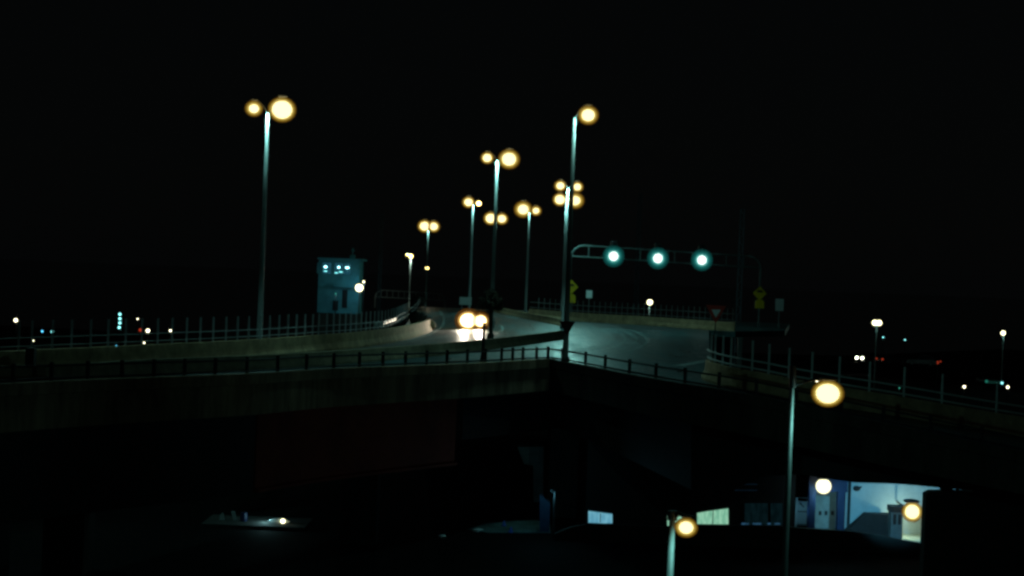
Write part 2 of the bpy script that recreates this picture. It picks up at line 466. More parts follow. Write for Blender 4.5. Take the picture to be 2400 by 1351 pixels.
# jersey barriers
JER = [(-0.30, 0.0), (0.30, 0.0), (0.30, 0.08), (0.17, 0.28), (0.13, 0.60), (-0.13, 0.60), (-0.17, 0.28), (-0.30, 0.08)]
JERH = [(o, h * 0.85 / 0.60) for o, h in JER]
m = MB(); m.sweep(line(MED, 4), JER)
tag(m.build('median_barrier', mat('median_concrete', (0.30, 0.25, 0.16), 0.9, noise=0.5, bump=0.5, scale=1.4)), 'long low concrete median with a lit top edge between the front lane and the road', 'barrier')
m = MB(); m.sweep(line(M2, 4), JER)
tag(m.build('median_barrier', CONC), 'short far concrete median beside the road towards the crest', 'barrier')
m = MB(); m.sweep(line(BL, 4), JERH)
nose = col(1004, 114, 0)
m.ball((nose.x + 0.05, nose.y + 0.1, 0.40), 0.5, (1.0, 1.0, 0.85), 14)
tag(m.build('concrete_barrier', CONC), 'long tan concrete barrier below the tall fence, ending in a rounded nose', 'barrier')
m = MB(); m.sweep(line(RB, 4, zf=zramp), JERH)
tag(m.build('concrete_barrier', CONC), 'concrete barrier curving down the ramp behind the big near lamp', 'barrier')
m = MB(); m.sweep(line(BR, 4), JERH)
tag(m.build('concrete_barrier', CONC), 'distant straight concrete barrier under the signal gantry', 'barrier')
m = MB()
a = col(71, 56.6, 0)
m.box((a.x, a.y, 0.5), (0.32, 0.36, 1.0), bev=0.03)
tag(m.build('barrier_pillar', DARK), 'dark squat pillar against the left end of the tan barrier', 'pillar')

# ------------------------------------------------------------------ fences with posts and rails
def fence(name, label, tab, pxs, rails, top, zf=None, prad=0.042, pm=None, rm_=None, dy=0.0, rr=0.03, base=0.8):
    p0 = col(tab[0][0], tab[0][1], (zf(tab[0][0]) if zf else 0.0) + base)
    e = empty(name, p0, label, 'fence')
    for h in rails:
        t = MB(); t.tube(line(tab, 4, dy=dy, zf=zf, z=h), rr, 6)
        t.build('rail', rm_ or RAILM, e)
    for px in pxs:
        d = interp(tab, px) + dy
        z0 = zf(px) if zf else 0.0
        p = col(px, d, z0 + base)
        t = MB(); t.tube([p, p + Vector((0, 0, top - base))], prad, 6)
        t.build('post', pm or RAILM, e)
    return e
LP = [43, 74, 122, 167, 212, 253, 294, 332, 369, 403, 437, 469, 499, 529, 556, 582, 608, 631, 653, 674, 694, 714, 732, 746, 765, 781, 795, 809, 821, 834, 846, 857, 867, 877, 886, 894, 902, 909, 916, 922, 928, 933, 938, 943, 947, 951, 955]
lf = fence('guard_fence', 'tall steel post fence with two rails on the long tan barrier', BLF, LP, (1.0, 1.31), 1.95, rr=0.022)
t = MB(); P_ = [col(px, interp(BLF, px) - .06, 1.08) for px in range(876, 936, 6)]
t.strip(P_, [p + Vector((0, 0, .21)) for p in P_]); t.build('hotspot_plate', WHITE, lf)  # white plate added to catch the headlight hotspot on the rails
fence('guard_fence', 'steel post fence with two pale rails curving along the right ramp', RB, [1666, 1675, 1693, 1712, 1762, 1801, 1848, 1902, 1966, 2037, 2118, 2207, 2335], (0.98, 1.30), 2.12, zf=zramp, prad=0.048, pm=PALEM, rm_=PALEM, rr=0.042)
fence('guard_fence', 'faint distant post fence on the barrier under the signal gantry', BR, list(range(1262, 1722, 13)), (1.05, 1.6), 2.1, prad=0.03, pm=GALVD, rm_=GALVD)
fence('guard_rail', 'dark low railing of thick posts along the front edge of the left ramp', [(p, d + 0.1) for p, d in FL],
      [-60, 30, 120, 205, 285, 360, 432, 504, 578, 650, 718, 782, 842, 897, 950, 1000, 1047, 1095, 1137, 1175, 1201, 1225, 1257, 1284], (0.22, 0.66), 0.78, prad=0.075, pm=DARK, rm_=DARK, rr=0.045, base=0.1)
fence('guard_rail', 'dark low railing of thick posts along the front edge of the right ramp', [(p, d + 0.1) for p, d in FR],
      [1318, 1372, 1418, 1475, 1537, 1605, 1685, 1772, 1865, 1965, 2070, 2180, 2300, 2420], (0.22, 0.66), 0.78, zf=zramp, prad=0.075, pm=DARK, rm_=DARK, rr=0.045, base=0.1)
p = col(1730, 65.6, zramp(1730))
m = MB(); m.box((p.x, p.y, p.z + 1.05), (0.20, 0.14, 2.1), bev=0.02); m.box((p.x, p.y, p.z + 2.14), (0.26, 0.2, 0.06))
tag(m.build('steel_post', GALV), 'thick pale green post between the thin fence posts of the right ramp', 'post')

# ------------------------------------------------------------------ street lamps on the deck
pm_ = MB()
pm_.tube([(0, 0, 0), (0, 0, 0.35), (0, 0, 0.4), (0, 0, 4), (0, 0, 8), (0, 0, 12.0)], [0.22, 0.22, 0.15, 0.125, 0.10, 0.075], 12)
pole_proto = pm_.build('pole', GALV, shade=True)
def head_mesh():
    h = MB(); h.ball((0, 0, 0), 1.0, (1, 1, 1), 16)
    return h
globe_meshes = {}
MIDS = {'amber_bloom_shell': (bloom_shell('amber_middle_bloom', (0.58, 0.40, 0.05)), bloom_shell('amber_inner_bloom', (1.7, 1.45, 0.42))), 'teal_bloom_shell': (bloom_shell('teal_middle_bloom', (0.014, 0.20, 0.18)), bloom_shell('teal_inner_bloom', (0.20, 1.2, 1.1)))}
CORES = {'amber_bloom_shell': WARMC, 'teal_bloom_shell': TEALG}
def glow_ball(parent, loc, r, mt, sc=(1, 1, 1), name='glow_ball', core=0.0):  # with a core, the outer ball and inner shells are painted bloom
    o = glow_ball1(parent, loc, r, mt, sc, name)
    if mt.name in CORES and core:
        glow_ball1(o, (0, 0, 0), lerp(core, r, 0.66) / r, MIDS[mt.name][0], (1, 1, 1), 'inner_bloom')
        glow_ball1(o, (0, 0, 0), lerp(core, r, 0.33) / r, MIDS[mt.name][1], (1, 1, 1), 'inner_bloom')
        glow_ball1(o, (0, 0, 0), core / r, CORES[mt.name], (1, 1, 1), 'lamp_core')
    return o
def glow_ball1(parent, loc, r, mt, sc=(1, 1, 1), name='glow_ball'):
    if mt.name not in globe_meshes:
        h = MB(); h.ball((0, 0, 0), 1.0, (1, 1, 1), 18)
        o = h.build(name, mt, shade=True)
        globe_meshes[mt.name] = o.data
        COL.objects.unlink(o); bpy.data.objects.remove(o)
    o = bpy.data.objects.new(name, globe_meshes[mt.name])
    COL.objects.link(o); o.parent = parent
    o.location = loc; o.scale = (r * sc[0], r * sc[1], r * sc[2])
    return o
first = [True]
SG = 'tall street lamps along the bridge roads'
LABELS = {}
def street_lamp(label, topxy, Y, zb, heads, power, mt=None, sc=0.9, down=144, low=False, pole_mat=None):
    """heads: (dx px, dy px, visible radius px) relative to the pole top"""
    top = at(topxy[0], topxy[1], Y)
    root = empty('street_lamp', (top.x, Y, zb), label, 'street lamp', SG)
    H = top.z - zb
    if first[0]:
        pole_proto.parent = root; pole_proto.location = (0, 0, 0); pole_proto.scale = (1, 1, H / 12.0); first[0] = False
    else:
        dup(pole_proto, root, (0, 0, 0), (1, 1, H / 12.0))
    if pole_mat:
        pl = root.children[0]; pl.data = pl.data.copy(); pl.data.materials[0] = pole_mat
    k = Y / F
    for dx, dy, vr in heads:
        hx, hz = dx * k, H - dy * k
        big = vr > 10.5 and not mt
        r = (vr + (4.5 if vr > 15 else 2.8) if big else max(2.4, vr - 3.6)) * k
        arm = MB()
        b0 = Vector((top.x, Y, zb + H - 0.12))
        hp = Vector((top.x + hx, Y - 0.15, zb + hz + r + 0.02))
        arm.tube([b0, lerp(b0, hp, 0.35) + Vector((0, 0, 0.16)), lerp(b0, hp, 0.8) + Vector((0, 0, 0.10)), hp], 0.035, 6)
        arm.build('arm', GALVD, root)
        cp = MB(); cp.ball(hp + Vector((0, 0, -0.08 * r)), 0.08 + r * 0.25, (1.0, 1.0, 0.3), 12)
        cp.build('lamp_hood', GALVD, root, shade=True)
        mm = mt or (WARM if big else WARMS)
        glow_ball(root, (hx, -0.15, hz), r, mm, (1, 1, sc), core=(vr - (6.0 if vr > 15 else 3.8)) * k)
        if low: bulb(root, (hx * 0.92, -0.2, hz - r * sc - 0.12), power * .75, rad=0.10)
        bulb(root, (hx * 0.22, -0.23, H + 0.02), power, rad=0.05, down=down)
    return root
street_lamp('tall lamp nearest the left side with one huge and one small glow', (628, 263), 77.3, 0.0, [(34, -6, 29), (-32, -6, 17)], 860)
street_lamp('tall lamp continuing the row beyond the left end of the barrier', (-150, 150), 66.0, 0.0, [(36, -6, 29), (-34, -6, 17)], 1300, down=140)
street_lamp('tall lamp rising right of the headlights, big glow right, small glow left', (1166, 376), 103.7, 0.0, [(27, -3, 22), (-24, -4, 13.5)], 1050)
street_lamp('tallest dark lamp with a single glow on the right, standing at the railing corner', (1347, 273), 76.8, 0.0, [(31, -3, 21)], 620, low=True, pole_mat=mat('shaded_pole', (0.045, 0.05, 0.046), 0.6, noise=0.3, scale=2))  # pole colour darkened to stand for its unlit side
street_lamp('lamp with two equal small glows, upper pair beside the gantry', (1331, 441), 130.0, 0.0, [(-18, -4, 12.5), (22, -3, 12)], 850, low=True)
street_lamp('lamp with two larger glows, lower pair by the gantry', (1328, 474), 158.5, 0.0, [(-16, -5, 15), (20, -4, 17.5)], 900, low=True)
street_lamp('lamp above the white board with unequal glows touching the pole top', (1109, 480), 168.0, 0.0, [(-11, -5, 13), (13, -3, 9.5)], 1000)
street_lamp('lamp between the two tall front lamps, big glow left and small glow right', (1241, 497), 180.0, 0.0, [(-15, -5, 18), (15, -3, 11)], 1100)
street_lamp('lamp half hidden behind the tall pole, two glows either side of it', (1163, 517), 203.0, zfar(203), [(-13, -4, 15), (13, -4, 13)], 1000)
street_lamp('lamp over the far crest with two touching glows', (1004, 540), 238.0, zfar(238), [(-9, -9, 14.5), (12, -9, 13)], 1100)
r = street_lamp('slim distant lamp with a short side arm and bright pole top', (963, 602), 350.0, zfar(350), [(-9, -4, 3.0), (0, -1, 8.5)], 0.1)
bulb(r, (-0.35, -0.9, r.children[0].scale.z * 12 + 0.05), 3600, (.8, 1, .8))
r = street_lamp('slim distant lamp with a bright pole top, lowest over the crest', (1001, 630), 440.0, zfar(440), [(0, -1, 7.5)], 0.1)
bulb(r, (0.3, -1.0, r.children[0].scale.z * 12 + 0.0), 1200, (1, .95, .7))

# two lamps standing on the ground in front of the bridge
def ground_lamp(label, topxy, dark_top, Y, glxy, vr, power, sc=0.88):
    top = at(topxy[0], dark_top, Y)
    root = empty('street_lamp', (top.x, Y, GZ), label, 'street lamp')
    H = top.z - GZ
    dup(pole_proto, root, (0, 0, 0), (0.82, 0.82, H / 12.0))
    gl = at(glxy[0], glxy[1], Y - 0.3)
    k = Y / F
    rr = (vr + 4.5) * k
    a0 = at(topxy[0], topxy[1], Y)
    hp = gl + Vector((0, 0, rr * sc + 0.03))
    arm = MB(); arm.tube([a0, lerp(a0, hp, 0.5) + Vector((0, 0, 0.06)), hp], 0.04, 6)
    arm.build('arm', DARK, root)
    cp = MB(); cp.ball(hp, rr * 0.6, (1.0, 1.0, 0.2), 16); cp.build('lamp_hood', DARK, root, shade=True)
    glow_ball(root, gl - Vector(root.location), rr, WARM, (1.05, 1.05, sc), core=rr - 11 * k)
    bulb(root, gl - Vector(root.location) - Vector((0, 0.15, rr * sc + 0.1)), power, (0.34, 1.0, 0.90), 0.12)
    # sleeve at the top of the pole
    s_ = MB(); s_.tube([a0 + Vector((0, 0, -0.05)), top + Vector((0, 0, 0.1))], 0.105, 10); s_.build('pole_cap', DARK, root)
    return root
ground_lamp('big round lamp low in front of the right ramp on a pale pole', (1858, 905), 866, 45.0, (1940, 923), 32, 210)
ground_lamp('round lamp at the bottom edge on a short pale pole before the lit windows', (1576, 1214), 1209, 32.0, (1608, 1237), 22, 40)

# ------------------------------------------------------------------ signal gantry and signals
def gantry(label, pts_l, pts_r, Y, zb, depth_px, nst, mtl, rad):
    a, b = at(*pts_l, Y), at(*pts_r, Y)
    root = empty('signal_gantry', (a.x, Y, zb), label, 'gantry')
    k = Y / F * depth_px
    c = k * 1.1
    def leg(p, s):
        t = MB()
        q = [Vector((p.x, Y, zb)), Vector((p.x, Y, p.z - c))] + [Vector((p.x + s * (c - c * math.cos(x)), Y, p.z - c + c * math.sin(x))) for x in (0.4, 0.8, 1.2, math.pi / 2)]
        t.tube(q, rad * 1.35, 8); t.build('leg', mtl, root, shade=True)
    leg(a, 1); leg(b, -1)
    t = MB(); t.tube([Vector((a.x + c, Y, a.z)), Vector((b.x - c, Y, b.z))], rad, 8); t.build('top_chord', mtl, root)
    t = MB(); t.tube([Vector((a.x, Y, a.z - k)), Vector((b.x, Y, b.z - k))], rad, 8); t.build('bottom_chord', mtl, root)
    for i in range(nst):
        f = (i + 1) / (nst + 1)
        p = lerp(Vector((a.x, Y, a.z)), Vector((b.x, Y, b.z)), f)
        t = MB(); t.tube([p, p - Vector((0, 0, k))], rad * 0.7, 6); t.build('strut', mtl, root)
    return root
gantry('wide tubular gantry carrying three bright green signals', (1340, 575), (1784, 602), 160.0, 0.0, 26, 10, GALVG, 0.075)
gantry('small distant lattice gantry left of the crest', (880, 680), (1043, 689), 400.0, zfar(400), 16, 11, WHITE, 0.13)
SL = ['left green signal hanging from the wide gantry, closest to the tall lamp', 'middle green signal of the three on the wide gantry', 'right green signal on the wide gantry, above the triangular sign']
for (px, py), lb in zip(((1438, 601), (1542, 606), (1645, 610)), SL):
    c = at(px, py, 159.3)
    e = empty('traffic_signal', c, lb, 'traffic signal', 'green signals on the wide gantry')
    t = MB(); t.box((c.x, c.y + 0.25, c.z + 0.5), (0.75, 0.3, 2.2), bev=0.08); t.build('housing', BLACK, e)
    for dz in (0.62, 1.18):
        t = MB(); t.ball((c.x, c.y + 0.08, c.z + dz), 0.22, (1, 0.4, 1), 12); t.build('lens', GLASSD, e, shade=True)
    glow_ball(e, (0, 0, 0), 1.14, TEALB, (1, 0.4, 1), 'lens', core=0.50)  # oversized shells draw the teal bloom of the signal

# ------------------------------------------------------------------ road signs
def plate(mb, pts, th=0.03):
    mb.prism(pts, (0, th, 0))
def poly(c, pts, dy=0.0): return [Vector((c.x + x, c.y + dy, c.z + z)) for x, z in pts]
def yield_sign(label, px, py, Y, wpx, zb, post=True, white=WHITE, red=None):
    c = at(px, py, Y); k = Y / F; h = wpx * k / 2
    e = empty('yield_sign', (c.x, Y, zb), label, 'sign')
    T = lambda s: [(-h * s, h * 0.88 * s), (h * s, h * 0.88 * s), (0, -h * 0.95 * s)]
    t = MB(); plate(t, poly(c, T(1.0)), 0.02); t.build('border', red or REDS, e)
    t = MB(); plate(t, [v + Vector((0, 0, h * 0.06)) for v in poly(c, T(0.46), -0.006)], 0.004); t.build('face', white, e)
    if post:
        t = MB(); t.tube([(c.x, Y + 0.06, zb), (c.x, Y + 0.06, c.z + h * 0.6)], 0.035, 8); t.build('post', DARK, e)
    else:
        t = MB(); t.box((c.x, Y + 0.045, c.z), (0.12, 0.05, 0.06)); t.build('bracket', DARK, e)
    return e
yield_sign('red bordered yield sign with a clear white middle beyond the right ramp fence', 1678, 737, 80.0, 47, 0.0)
yield_sign('dark unlit yield sign strapped to the pole at the railing corner', 1329, 770, 76.45, 37, 1.55, post=False, white=mat('unlit_sign_face', (0.045, 0.045, 0.055), 0.6), red=mat('unlit_sign_border', (0.09, 0.014, 0.012), 0.6))
def diamond(label, px, py, py2, Y, zb):
    c = at(px, py, Y); k = Y / F; h = 16.5 * k
    e = empty('warning_sign', (c.x, Y, zb), label, 'sign', 'yellow diamond signs on the gantry legs')
    t = MB(); plate(t, poly(c, [(-h, 0), (0, -h), (h, 0), (0, h)])); t.build('diamond_plate', YELLOW, e)
    t = MB(); plate(t, poly(c, [(-h * .42, h * .12), (h * .42, h * .12), (h * .42, h * .26), (h * .26, h * .44), (-h * .26, h * .44), (-h * .42, h * .26)], -0.012), 0.008); t.build('symbol', BLACK, e)
    c2 = at(px - 0.5, py2, Y); wv, hv = 10.5 * k, 10 * k
    t = MB(); plate(t, poly(c2, [(-wv, -hv), (wv, -hv), (wv, hv * .5), (wv * .6, hv), (-wv * .6, hv), (-wv, hv * .5)])); t.build('lower_plate', YELLOW, e)
    t = MB(); t.tube([(c.x, Y + 0.1, zb), (c.x, Y + 0.1, c.z + h * 0.8)], 0.06, 8); t.build('post', GALVD, e)
diamond('yellow diamond warning sign with lower plate on the right gantry leg', 1781, 688, 713, 159.2, 0.0)
diamond('yellow diamond warning sign half hidden behind the corner lamp pole', 1339, 673, 700, 159.2, 0.0)
def board(label, px, py, Y, wp, hp, zb, legs=1, lines=0):
    c = at(px, py, Y); k = Y / F; a, b = wp * k / 2, hp * k / 2
    e = empty('road_sign', (c.x, Y, zb), label, 'sign')
    t = MB(); plate(t, poly(c, [(-a, -b), (a, -b), (a, b), (-a, b)])); t.build('face', WHITE, e)
    for x in ([0] if legs == 1 else [-a * .6, a * .6]):
        t = MB(); t.tube([(c.x + x, Y + 0.08, zb), (c.x + x, Y + 0.08, c.z + b * .7)], 0.045, 8); t.build('post', GALVD, e)
board('upright pale rectangular sign right of the gantry', 1827, 715, 158.0, 19, 28, 0.0)
board('small faint rectangular sign left under the gantry', 1381, 690, 168.0, 14, 18, 0.0)
board('wide pale board on two legs behind the headlights', 1091, 706, 150.0, 28, 18, 0.0, 2)
# slim delineator in the front lane
c = col(1131, 74.5, 0.0)
e = empty('marker_post', c, 'slim dark post in front of the headlights, wider at its foot', 'post')
t = MB(); t.tube([c, c + Vector((0, 0, 0.5)), c + Vector((0, 0, 0.9)), c + Vector((0, 0, 1.95))], [0.17, 0.10, 0.075, 0.06], 10); t.build('shaft', DARK, e)
t = MB(); t.box(c + Vector((0, -0.02, 1.85)), (0.16, 0.05, 0.32), bev=0.01); t.build('plate', BLACK, e)

# ------------------------------------------------------------------ control tower by the bridge
TY = 160.0
tl, tr = at(743, 735, TY), at(838, 735, TY)
ztop = at(790, 610, TY).z
TW = tr.x - tl.x
tx = (tl.x + tr.x) / 2
t0 = empty('control_tower', (tx, TY + 2, GZ), 'square blue grey bridge control tower with three lit windows near the top', 'tower')
TF = TY           # front face depth
zw0, zw1 = at(790, 643, TY).z, at(790, 617, TY).z
t = MB()
zb_ = at(790, 735, TF).z
t.box((tx, TF + 2.1, (zb_ + zw0) / 2), (TW, 4.2, zw0 - zb_))
t.build('wall', TOWERM, t0)
t = MB(); t.box((tx, TF + 2.2, (GZ + zb_) / 2 - .003), (TW - .15, 4.2, zb_ - GZ - .006)); t.build('base', FASCR, t0)
t = MB()   # cabin frame: corner posts and lintel around real window openings
t.box((tx, TF + 2.1, (zw1 + ztop) / 2), (TW, 4.2, ztop - zw1))
def txp(px): return at(px, 630, TF).x
xs = [(743, 756), (776, 784), (804, 806.5), (821, 838)]
for a_, b_ in xs:
    xa, xb = txp(a_), txp(b_)
    t.box(((xa + xb) / 2, TF + 0.2, (zw0 + zw1) / 2), (xb - xa, 0.36, zw1 - zw0 - 0.006))
t.box((tx, TF + 4.0, (zw0 + zw1) / 2), (TW, 0.3, zw1 - zw0 - 0.006))
for sgn in (-1, 1):
    t.box((tx + sgn * (TW / 2 - 0.1), TF + 2.1, (zw0 + zw1) / 2), (0.2, 3.4, zw1 - zw0 - 0.006))
t.build('cabin', TOWERM, t0)
t = MB(); t.box((tx + 0.12, TF + 2.1, ztop + 0.1), (TW + 0.5, 4.7, 0.2)); t.build('roof', TOWERM, t0)
WINM = glow('lit_cabin_window', (0.012, 0.068, 0.10), 1.0)
WINB = glow('cabin_ceiling_lamp', (2.5, 6.5, 7.0), 1.0)
for (a_, b_), (lx, ly, lw, lh) in zip(((756, 776), (784, 804), (806.5, 821)), ((763, 626, 6, 4), (794, 627, 5, 4), (814, 628, 8, 3.5))):
    xa, xb = txp(a_), txp(b_)
    t = MB(); t.box(((xa + xb) / 2, TF + 0.2, (zw0 + zw1) / 2), (xb - xa - 0.02, 0.04, zw1 - zw0 - 0.03)); wn = t.build('window', WINM, t0)
    t = MB(); t.box(((xa + xb) / 2, TF + 0.16, (zw0 + zw1) / 2), (0.05, 0.05, zw1 - zw0 - 0.05)); t.box(((xa + xb) / 2, TF + 0.15, lerp(zw0, zw1, .36)), (xb - xa - .04, 0.04, .05)); t.build('window_frame', TOWERM, wn)
    c = at(lx, ly, TF + 0.1); k = TF / F
    t = MB(); t.ball(c, 1.0, (lw * k * 0.6, 0.06, lh * k * 0.6), 10); t.build('lamp', WINB, wn)
SILL = glow('lit_desk_lamp', (0.5, 2.0, 2.0), 1.0)
for (px, py, wd) in ((763, 636, 9), (788, 640, 9), (799, 638, 11)):
    c = at(px, py, TF + 0.1); k = TF / F
    t = MB(); t.ball(c, 1.0, (wd * k * 0.5, 0.06, 2.2 * k * 0.5), 10); t.build('desk_lamp', SILL, t0)
for (x0, x1, y0, y1) in ((779, 793, 705, 728), (801, 815, 680, 722)):
    a_, b_ = at(x0, y1, TF - 0.03), at(x1, y0, TF - 0.03)
    t = MB(); t.box(((a_.x + b_.x) / 2, TF - 0.02, (a_.z + b_.z) / 2), (b_.x - a_.x, 0.06, b_.z - a_.z)); t.build('door', BLACK, t0)
a_ = at(797, 671, TF)
t = MB(); t.box((a_.x + 0.8, TF - 0.5, a_.z), (2.9, 1.0, 0.14)); t.build('canopy', TOWERM, t0)
a_ = at(826, 608, TF + 1)
t = MB(); t.tube([a_, a_ + Vector((0, 0, 1.2))], 0.04, 6); t.ball(a_ + Vector((0, 0, 0.9)), 0.16, (1, .4, 1), 8); t.box(a_ + Vector((0, 0, 0.25)), (0.5, 0.5, 0.4)); t.build('aerial', TOWERM, t0)

def small_lamp(label, px, py, Y, vr, mt, zb=GZ, power=0, group=None, colr=(0.55, 1, 0.86), prad=0.05, name='street_lamp', cat='street lamp', ext=3.0, lift=True):
    c = at(px, py, Y); k = Y / F
    rr = max(1.6, vr - ext) * k
    e = empty(name, (c.x, Y, zb), label, cat, group)
    t = MB(); t.tube([(c.x, Y + rr + prad, zb), (c.x, Y + rr + prad, c.z)], prad, 6); t.build('pole', DARK, e)
    t = MB(); t.ball((c.x, Y + rr * 0.3, c.z + rr * 0.95), rr * 0.7, (1, 1, 0.3), 8); t.build('lamp_hood', DARK, e)
    glow_ball(e, (0, 0, c.z - zb), rr, mt)
    if power: bulb(e, (0, -rr - 0.1, c.z - zb - rr - 0.15), power, colr, 0.1)
    return e
small_lamp('round cream lamp at the right side of the control tower', 842, 675, 155.0, 12, PALE, zb=-0.5, power=70, colr=(0.25, 0.7, 1.0))
small_lamp('small pale lamp just above the cream lamp beside the control tower', 852.5, 661, 158.0, 6.5, PALE, zb=-0.5, power=60, colr=(0.25, 0.7, 1.0), ext=4)
# a floodlight on the approach that washes the tower front
e = small_lamp('low floodlight behind the fence below the control tower', 787, 689, 154.0, 3.0, GREENS, zb=GZ, power=15, colr=(0.2, 0.68, 0.8), ext=2)

# ------------------------------------------------------------------ distant lamps, signals and vehicles
DG = 'small distant lamps on the dark ground'
for px, py, Y, vr, mt, lb in (
    (37, 751, 170, 6.5, PALES, 'distant pale lamp at the far left edge above the fence'),
    (77.5, 799, 150, 4.5, PALES, 'small pale lamp low behind the first fence posts'),
    (99, 777, 190, 5, BLUES, 'small blue lamp, left of a teal pair beyond the fence'),
    (123, 778, 190, 6, TEALS, 'teal lamp, right of a pair beyond the left fence'),
    (346.5, 775.5, 170, 6.5, PALES, 'bright cream lamp beside a red light beyond the left fence'),
    (338, 804, 140, 4.5, PALES, 'small cream lamp at the barrier top, below the red light'),
    (399.5, 775.5, 175, 5, PALES, 'cream lamp alone between fence posts left of the big lamp pole'),
    (322.5, 748, 230, 2.2, PALES, 'tiny faint lamp above the red light'),
    (272.5, 811, 130, 2.2, BLUES, 'tiny blue lamp at the barrier top below the teal column'),
    (1523, 709, 195, 9, PALE, 'single cream lamp under the signal gantry'),
    (2070, 791, 240, 3, TEALS, 'tiny teal lamp right of the double far lamp'),
    (2121, 797, 260, 1.6, TEALS, 'faintest teal speck on the dark right'),
    (1914.5, 892, 110, 6, PALES, 'small cream lamp touching the big near lamp'),
    (2108, 910, 120, 3.2, GREENS, 'small green lamp behind the right ramp fence'),
    (2260, 907, 125, 5.5, PALES, 'cream lamp low on the right, left of a pair'),
    (2362, 908, 125, 5.5, PALES, 'cream lamp beside the green lit canopy at the far right'),
    (2198, 852, 200, 2.0, REDG, 'tiny reddish lamp right of the tail lights'),
):
    small_lamp(lb, px, py, Y, vr, mt, group=DG, ext=2.6, power=(900 if px == 1523 else 0), zb=(0.0 if px == 1523 else GZ))
def far_pole_lamp(label, px, py, Y, offs, vr):
    c = at(px, py, Y); k = Y / F
    e = empty('street_lamp', (c.x, Y, GZ), label, 'street lamp', DG)
    t = MB(); t.tube([(c.x, Y, GZ), (c.x, Y, c.z + 0.2)], [0.10, 0.06], 8); t.build('pole', GALVD, e)
    for o in offs:
        t = MB(); t.tube([(c.x, Y, c.z + 0.2), (c.x + o * k, Y - 0.1, c.z + vr * k * .5 + 0.1)], 0.03, 6); t.build('arm', GALVD, e)
        glow_ball(e, (o * k, -0.1, c.z - GZ), max(2.2, vr - 2.8) * k, PALE)
        bulb(e, (o * k, -0.3, c.z - GZ - vr * k * 0.5), 60)
far_pole_lamp('far lamp with two merged pale globes on a thin stem, right side', 2055, 757, 190, (-5, 5), 9)
far_pole_lamp('far lamp with one pale ball on a thin stem at the right edge', 2352, 781, 200, (-1.5,), 8)
c = at(281, 752, 200.0)
e = empty('lamp_mast', (c.x, 200.0, GZ), 'mast with a column of four teal lamps beyond the left fence', 'mast')
t = MB(); t.tube([(c.x, 200.3, GZ), (c.x, 200.3, c.z + 1.2)], 0.06, 6); t.build('pole', DARK, e)
for py in (737, 747.5, 757.5, 768):
    q = at(281 if py < 760 else 279.5, py, 200.0)
    glow_ball(e, q - Vector(e.location), 0.17, TEALS, name='lamp')
c = at(329, 774, 170)
e = empty('traffic_signal', (c.x, 170, GZ), 'distant red light beside the bright cream lamp', 'traffic signal')
t = MB(); t.tube([(c.x, 170.25, GZ), (c.x, 170.25, c.z + 0.6)], 0.06, 6); t.build('pole', DARK, e)
t = MB(); t.box((c.x, 170.2, c.z - 0.2), (0.4, 0.2, 1.1)); t.build('housing', BLACK, e)
glow_ball(e, (0, 0, c.z - GZ), 0.17, REDG, name='lens')

